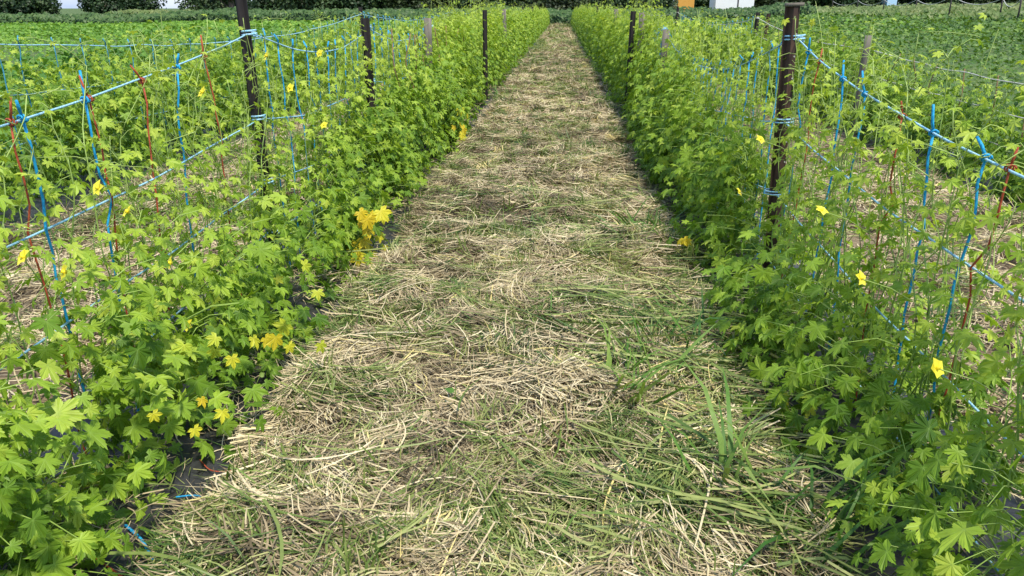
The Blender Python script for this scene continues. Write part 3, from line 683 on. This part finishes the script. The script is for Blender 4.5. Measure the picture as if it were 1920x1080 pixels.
# ------------------------------------------------------------------ grass tufts and weeds on the path
def tuft(px, n, L, spread, lean, label, up=1.2, tint=(.2, .9)):
    c = on_ground(*px); mb = MB(); rs = rsf
    a = rs.uniform(0, 6.28, n); P = np.stack([rs.normal(0, spread, n), rs.normal(0, spread, n), np.zeros(n)], -1)
    T = np.stack([np.cos(a)*.5+lean[0], np.sin(a)*.5+lean[1], np.full(n, up)], -1)
    N = np.stack([-np.cos(a), -np.sin(a), np.full(n, .5)], -1)+rs.normal(0, .2, (n, 3))
    b = (BLADE[0]*np.array([.55, 1, 1.6]), BLADE[1], BLADE[2])
    mb.stamp(b, P, N, T, L*rs.uniform(.5, 1.1, n), rs.uniform(*tint, n))
    o = mb.build('grass_tuft', M['blade'], loc=(c.x, c.y, float(bump(c.x, c.y))*.7)); tag(o, label, 'grass tuft', 'grass tufts along the path')
tuft((1345, 985), 14, .42, .035, (-.1, .05), 'upright green grass tuft on the straw at lower right', 1.6)
tuft((1170, 790), 34, .36, .08, (.5, -.1), 'large fresh green grass clump right of the path centre', .7)
tuft((1290, 720), 40, .36, .10, (.1, 0), 'dark green grass clump at the foot of the right row', .8, (0, .5))
tuft((655, 510), 46, .36, .07, (.05, -.05), 'tall blue-green grass clump at the foot of the left row', 1.5, (0, .4))
tuft((1030, 650), 12, .18, .03, (0, 0), 'small green grass tuft in the path centre', 1.0)
tuft((745, 640), 18, .16, .04, (.1, 0), 'short yellow-green grass tuft left of the path centre', 1.2, (.6, 1))
tuft((1000, 420), 26, .22, .06, (.2, 0), 'grass tuft farther up the path amid pale straw', .9)
tuft((560, 950), 40, .20, .09, (.25, -.1), 'mown grass clump beside the black film', .7, (.4, 1))
tuft((880, 850), 22, .15, .05, (0, 0), 'low dark green tuft left of the worn straw patch', .9, (0, .5))
tuft((1215, 470), 44, .34, .10, (-.5, -.1), 'long bent grass clump leaning onto the path from the right row', .5, (0, .6))
tuft((1490, 1060), 40, .36, .09, (.2, -.1), 'dark grass clump at the bottom under the right vines', .8, (0, .6))
tuft((1000, 1075), 12, .2, .03, (-.2, 0), 'single upright stalk tuft at the bottom centre', 1.6, (.5, 1))
tuft((770, 915), 14, .13, .03, (0, 0), 'small tuft beside the stubble at lower left of centre', 1.2, (.1, .5))
tuft((930, 190), 40, .3, .15, (0, 0), 'grass tuft at the foot of the left row far up the path', .9, (.1, .6))
def weed(px, label, n=14, s=.035):
    c = on_ground(*px); mb = MB(); a = rsf.uniform(0, 6.28, n)
    D = np.stack([np.cos(a), np.sin(a), rsf.uniform(.2, 1.2, n)], -1); P = D*rsf.uniform(.01, .07, (n, 1))
    mb.stamp(OVAL, P, np.array([[0, 0, 1.]])+D*-.2+rsf.normal(0, .25, (n, 3)), D*np.array([1, 1, .2]), s*rsf.uniform(.6, 1.3, n), rsf.uniform(.3, .9, n))
    for p in P: mb.tube([[0, 0, -.03], p*.6, p], .0015, 3, .8, cap=False)
    tag(mb.build('weed', M['blade'], loc=(c.x, c.y, float(bump(c.x, c.y))*.8+.02)), label, 'weed', 'small weeds on the path')
weed((1018, 640), 'small broad-leaved weed in the middle of the path')
weed((880, 820), 'round-leaved weed in the straw left of centre', 22)
weed((395, 835), 'lobed weed seedling on the black film edge', 8, .05)
weed((475, 785), 'pale green seedling where straw meets the left row', 10, .04)
weed((1420, 850), 'little weed in the straw beside the right vines', 8, .03)
weed((790, 905), 'dark weed beside the stubble at lower left of centre', 12, .03)

# ------------------------------------------------------------------ fields
def crop(name, mat, n, xr, yr, height, size, tmpl, label, cat, clump=.35, mask=None, tint0=.45, upk=1.0, seed=1, ypow=1.0, tmin=0):
    rs = np.random.default_rng(seed)
    x = rs.uniform(*xr, n); y = yr[0]+(yr[1]-yr[0])*rs.random(n)**ypow
    k = np.ones(n, bool) if mask is None else mask(x, y)
    d = ray(960, 15)
    k &= (x > -y*.85-2) & (x < y*.75+3)
    x, y = x[k], y[k]; n = len(x)
    q = vnoise(x, y, clump, 111+seed)*.6+vnoise(x, y, clump*3, 112+seed)*.4
    z = terrain(x, y)+height*(.25+.75*q)*rs.random(n)**.45*(1+.15*rs.normal(0, 1, n))
    z = np.maximum(z, terrain(x, y)+.03)
    sz = size*rs.uniform(.6, 1.3, n)*np.clip(y/22, 1, 3.2)
    N = np.array([[0, -.15, upk]])+rs.normal(0, .45, (n, 3)); T = rs.normal(0, 1, (n, 3))*np.array([1, 1, .3])-np.array([0, .3, .1])
    tint = np.clip(tint0+.35*(vnoise(x, y, 6, 113+seed)-.5)+.30*(vnoise(x*.08, y, 1.9, 117+seed)-.5)+.35*(q-.5)+rs.normal(0, .17, n), 0, 1)
    mb = MB(); mb.stamp(tmpl, np.stack([x, y, z], -1), N, T, sz, tint)
    tag(mb.build(name, M[mat], smooth=False), label, cat, kind='stuff')
crop('bean_field', 'bean', 90000, (XR2+.7, 45), (4, 78), .5, .105, OVAL, 'broad dark green bean field right of the trellises', 'bean crop', ypow=1.5, seed=2, tint0=.46)
crop('squash_patch', 'squash', 22000, (-13, XL2-.5), (3, 40), .62, .15, OVAL, 'leafy dark green patch with broad leaves left of the trellises', 'leafy crop', ypow=1.3, seed=3, clump=.6)
crop('green_field', 'field', 70000, (-75, XL2-.6), (17, 82), .40, .10, DIAMOND, 'bright green low crop field stretching left to the weeds', 'field crop', seed=4, ypow=1.2, tint0=.5)
crop('green_field', 'field', 16000, (XR1+1, 30), (38, 100), .42, .12, DIAMOND, 'green crop in front of the orange and white buildings', 'field crop', seed=8, ypow=1.0, mask=lambda x, y: (x > XR2+.6) & (x < 8+y*.28), tint0=.45)
def tall(name, mat, n, xr, yr, h, size, label, cat, seed, tint0=.45, blade=True):
    rs = np.random.default_rng(seed); x = rs.uniform(*xr, n); y = rs.uniform(*yr, n)
    hh = h*(.35+.4*vnoise(x, y, 1.2, 121+seed)+.55*vnoise(x, y, 6, 125+seed))
    t = rs.random(n)**.6; z = terrain(x, y)+hh*t
    mb = MB(); T = np.stack([rs.normal(0, .5, n), rs.normal(0, .5, n), np.full(n, 1.0 if blade else .2)], -1)
    N = np.stack([rs.normal(0, .7, n), np.full(n, -.6), np.full(n, .7)], -1)
    mb.stamp(DIAMOND, np.stack([x, y, z], -1), N, T, size*rs.uniform(.6, 1.4, n), np.clip(tint0+.25*(t-.5)+.4*(vnoise(x, y, 4, 122+seed)-.5)+rs.normal(0, .15, n), 0, 1))
    tag(mb.build(name, M[mat], smooth=False), label, cat, kind='stuff')
tall('tall_weeds', 'weed', 16000, (-72, at_dist(330, 76)), (66, 84), .85, .32, 'dark green tall weed strip below the left trees', 'tall weeds', 21)
tall('seeding_grass', 'tan', 5000, (at_dist(215, 82), at_dist(330, 82)), (80, 88), 1.1, .34, 'brownish seeding grass in front of the left trees', 'tall grass', 22, .5)
tall('weedy_hedge', 'weed', 22000, (at_dist(330, 84), at_dist(1500, 84)), (78, 92), 1.25, .36, 'dark low hedge of weeds closing the far end of the path', 'tall weeds', 23)
tall('meadow', 'tan', 16000, (24, 80), (46, 110), .8, .30, 'pale tall meadow grass behind the rope fence', 'meadow grass', 24, .5)

# ------------------------------------------------------------------ rope fence on the right
fp = [(1912, 46), (1877, 50), (1781, 55), (1717, 66), (1656, 76), (1607, 86), (1560, 96)]
tops = []
for i, (px, Y) in enumerate(fp):
    x = at_dist(px, Y); g = float(terrain(x, Y)); mb = MB(); h = 1.5 if i != 2 else 1.75
    mb.tube([[0, 0, -.2], [.01, 0, h*.5], [0, .01, h]], [.05, .045, .04], 6)
    o = mb.build('fence_post', M['dark'], loc=(x, Y, g)); tag(o, f'thin dark fence post in the bean field, {ORD[i]} from the right end of the rope', 'fence post', 'posts of the rope fence')
    tops.append((x, Y, g+h-.08))
Q = []
for (a, b) in zip(tops, tops[1:]):
    for t in np.linspace(0, 1, 12, endpoint=False):
        p = np.array(a)*(1-t)+np.array(b)*t; p[2] -= 4*t*(1-t)*.45; Q.append(p)
Q.append(np.array(tops[-1])); mb = MB(); mb.tube(Q, .022, 5)
tag(mb.build('fence_rope', M['white']), 'sagging pale rope strung between the dark fence posts on the right', 'rope')

# ------------------------------------------------------------------ buildings
def building(px0, px1, Y, depth, h, wall, label, seam=None, door=None):
    x0, x1 = at_dist(px0, Y), at_dist(px1, Y); g = float(terrain((x0+x1)/2, Y)); w = x1-x0
    e = empty('farm_building', ((x0+x1)/2, Y, g)); tag(e, label, 'building')
    mb = MB(); mb.box((-w/2, 0, -.3), (w/2, depth, h)); mb.build('wall', M[wall], e, smooth=False)
    rf = MB(); o = .25
    V = [(-w/2-o, -o, h), (w/2+o, -o, h), (w/2+o, depth/2, h+1.3), (-w/2-o, depth/2, h+1.3), (w/2+o, depth+o, h), (-w/2-o, depth+o, h)]
    V += [(a, b, c+.12) for a, b, c in V]
    rf.add(V, [(6, 7, 8, 9), (9, 8, 10, 11), (0, 3, 2, 1), (3, 5, 4, 2), (0, 1, 7, 6), (4, 5, 11, 10), (1, 2, 8, 7), (2, 4, 10, 8), (3, 0, 6, 9), (5, 3, 9, 11)]); rf.build('roof', M['roof'], e, smooth=False)
    gb = MB()
    for s in (-1, 1):
        x = s*(w/2-.02); gb.add([(x, 0, h), (x, depth, h), (x, depth/2, h+1.28)], [(0, 1, 2)])
    gb.build('gable', M[wall], e, smooth=False)
    if seam is not None:
        xs = at_dist(seam, Y)-(x0+x1)/2; d = MB(); d.box((xs-.09, -.06, 0), (xs+.09, -.003, h-.2)); d.build('doorgap', M['shade_door'], e, smooth=False)  # added dark strip standing in for the door gap, not a pipe
    if door:
        xa, xb = at_dist(door[0], Y)-(x0+x1)/2, at_dist(door[1], Y)-(x0+x1)/2; d = MB(); d.box((xa, -.05, 0), (xb, -.003, 2.6)); f = d.build('door', M['shade_door'], e, smooth=False)
    return e
building(1271, 1301, 118, 4, 4.2, 'orange_wall', 'small orange building beside the white one beyond the field', None)
building(1341, 1413, 122, 5, 4.5, 'white_wall', 'long white farm building with a dark downpipe beyond the field', 1383)
building(1662, 1680, 128, 2.5, 2.6, 'blue_wall', 'small pale blue shed at the edge of the right trees')

# ------------------------------------------------------------------ trees
def tree_meshes(k, H, Wd, low, nleaf, lsize=.30, mat='tree'):
    rs = np.random.default_rng(700+k); tr = MB(); cr = MB()
    zs = np.linspace(0, H*.72, 9); P = np.stack([.25*np.sin(zs*.5+k), .25*np.cos(zs*.4+k)-.25, zs], -1)
    tr.tube(P, np.linspace(.42, .10, 9)*(H/12), 8)
    nb = 60; C = []
    for i in range(nb):
        z = low+(H-low)*((i+.5)/nb)**1.5; q = (z-low)/(H-low); f = min(1, .86+q)*math.sqrt(max(.04, 1-q**2.2))
        a = rs.uniform(0, 6.28); r = Wd*.5*f*math.sqrt(rs.random())*.95
        C.append((r*math.cos(a), r*math.sin(a), z+rs.normal(0, .3), rs.uniform(.9, 1.7)*Wd/9))
    for i in range(46):                      # skirts of low branches
        a = rs.uniform(0, 6.28); r = Wd*.5*rs.random()**.5*.9
        C.append((r*math.cos(a), r*math.sin(a), low+rs.uniform(0, 2.8), rs.uniform(.8, 1.3)*Wd/9))
    C = np.array(C); nb = len(C)
    for c in C[::4]:
        b = P[int(np.clip(c[2]/(H*.72)*8*.75, 1, 7))]; m = (b+c[:3])/2+np.array([0, 0, .3]); tr.tube([b, m, c[:3]], [.13, .09, .03], 5)
    idx = rs.integers(0, nb, nleaf); d = unit(rs.normal(0, 1, (nleaf, 3)))
    L = C[idx, :3]+d*(C[idx, 3]*rs.random(nleaf)**.38)[:, None]*np.array([1.15, 1.15, .8]); L[:, 2] = np.maximum(L[:, 2], .2)
    ct = rs.normal(0, .16, nb)
    cr.stamp(DIAMOND, L, d+np.array([0, 0, .7])+rs.normal(0, .4, (nleaf, 3)), rs.normal(0, 1, (nleaf, 3)), lsize*rs.uniform(.6, 1.5, nleaf), np.clip(.45+ct[idx]+rs.normal(0, .15, nleaf), 0, 1))
    return tr.mesh('trunk', M['bark']), cr.mesh('crown', M[mat], smooth=False)
TV = [tree_meshes(0, 12, 10.6,   .3, 15000), tree_meshes(1, 14, 12.5, .5, 16000, mat='tree2'), tree_meshes(2, 10, 8.4, .2, 12000, .26, 'tree3'), tree_meshes(3, 13, 6.5, 3.0, 5000)]
TREES = [(-85, 112, 1, 1.15, 'broad dark tree cut by the left edge, olive leaves'), (38, 104, 0, .93, 'rounded dark tree left of the first sky gap'), (225, 108, 0, .98, 'wide dark tree between the two sky gaps on the left'),
 (402, 112, 2, 1.05, 'dark tree just right of the second sky gap'), (437, 92, 3, .9, 'tree with a thick bare trunk beside the nearly black post'), (540, 110, 0, 1.05, 'dense dark tree right of the bare trunk'), (600, 104, 2, 1.2, 'lighter green tree above the blue string bunch'),
 (690, 108, 0, 1.1, 'tall dark tree behind the second left row post'), (775, 110, 1, 1.0, 'dark tree behind the wooden post on the left'), (860, 118, 2, 1.05, 'smaller tree near a glint of sky left of the path end'), (930, 106, 0, 1.0, 'black-green tree above the far left hedge'),
 (1015, 108, 1, 1.05, 'largest dark tree over the end of the path'), (1085, 150, 2, .8, 'small distant tree in the gap right of the path end'), (1150, 112, 0, .85, 'dark tree right of the path end'), (1206, 110, 2, 1.0, 'low tree left of the orange building'),
 (1312, 136, 0, .9, 'tree between the orange and white buildings'), (1440, 128, 1, 1.0, 'dark tree right of the white building'), (1540, 130, 0, 1.1, 'tree behind the rusty brown post top'), (1610, 134, 2, 1.2, 'low dark tree left of the blue shed'), (1730, 134, 0, 1.15, 'dark tree right of the blue shed'), (1830, 138, 1, 1.0, 'dark tree above the rope fence'), (1935, 138, 0, 1.1, 'dark tree cut by the right edge')]
for i, (px, Y, k, s, lab) in enumerate(TREES):
    x = at_dist(px, Y); e = empty('broadleaf_tree', (x, Y, float(terrain(x, Y)))); e.scale = (s, s, s); e.rotation_euler.z = i*1.7
    tag(e, lab, 'tree', 'trees along the far edge of the fields')
    for me, nm in zip(TV[k], ('trunk', 'crown')):
        o = bpy.data.objects.new(nm, me); COL.objects.link(o); o.parent = e

# ------------------------------------------------------------------ light, sky, camera
SUN_EL, SUN_AZ = R(63), R(146)             # azimuth clockwise from +Y: the sun is right of and behind the camera
w = bpy.data.worlds.new('World'); sc.world = w; w.use_nodes = True
nt = w.node_tree; bg = nt.nodes['Background']
sky = nt.nodes.new('ShaderNodeTexSky'); sky.sky_type = 'NISHITA'; sky.sun_disc = False
sky.sun_elevation = SUN_EL; sky.sun_rotation = SUN_AZ; sky.air_density = 1.0; sky.dust_density = 0.2; sky.ozone_density = 1.0

tcw = nt.nodes.new('ShaderNodeTexCoord'); sp = nt.nodes.new('ShaderNodeSeparateXYZ'); nt.links.new(tcw.outputs['Generated'], sp.inputs[0])
mr = nt.nodes.new('ShaderNodeMapRange'); mr.inputs[1].default_value = .10; mr.inputs[2].default_value = .45; mr.inputs[3].default_value = .95; mr.inputs[4].default_value = .25; nt.links.new(sp.outputs['Z'], mr.inputs[0])
cn = nt.nodes.new('ShaderNodeTexNoise'); cn.inputs['Scale'].default_value = 7; cn.inputs['Detail'].default_value = 6
cm = nt.nodes.new('ShaderNodeMapping'); cm.inputs['Scale'].default_value = (1, 1, 3.5); nt.links.new(tcw.outputs['Generated'], cm.inputs[0]); nt.links.new(cm.outputs[0], cn.inputs['Vector'])
cr = ramp(nt.nodes, [(.35, (1.5, 2.05, 3.1)), (.65, (2.9, 3.2, 3.7))]); nt.links.new(cn.outputs[0], cr.inputs[0])
wm = nt.nodes.new('ShaderNodeMixRGB'); nt.links.new(mr.outputs[0], wm.inputs[0]); nt.links.new(sky.outputs[0], wm.inputs[1]); nt.links.new(cr.outputs[0], wm.inputs[2])
nt.links.new(wm.outputs[0], bg.inputs['Color']); bg.inputs['Strength'].default_value = .15; sky.altitude = 500
ld = bpy.data.lights.new('Sun', 'SUN'); ld.energy = 2.9; ld.angle = R(7.0); ld.color = (1, .93, .80)
so = bpy.data.objects.new('Sun', ld); COL.objects.link(so)
sd = Vector((math.sin(SUN_AZ)*math.cos(SUN_EL), math.cos(SUN_AZ)*math.cos(SUN_EL), math.sin(SUN_EL)))
so.rotation_euler = sd.to_track_quat('Z', 'Y').to_euler(); so.location = (0, 0, 20)
cd = bpy.data.cameras.new('Camera'); cd.sensor_width = 36; cd.lens = FPX/1920*36; cd.clip_start = .05; cd.clip_end = 4000
co = bpy.data.objects.new('Camera', cd); COL.objects.link(co); co.location = CAMP; co.rotation_euler = (math.pi/2-PITCH, 0, YAW); sc.camera = co
sc.render.resolution_x, sc.render.resolution_y = 1024, 576
vs = sc.view_settings; vs.view_transform = 'Standard'; vs.look = 'None'; vs.gamma = 1; vs.exposure = 1.0
sc.cycles.max_bounces = 6; sc.cycles.transmission_bounces = 4; sc.cycles.diffuse_bounces = 4
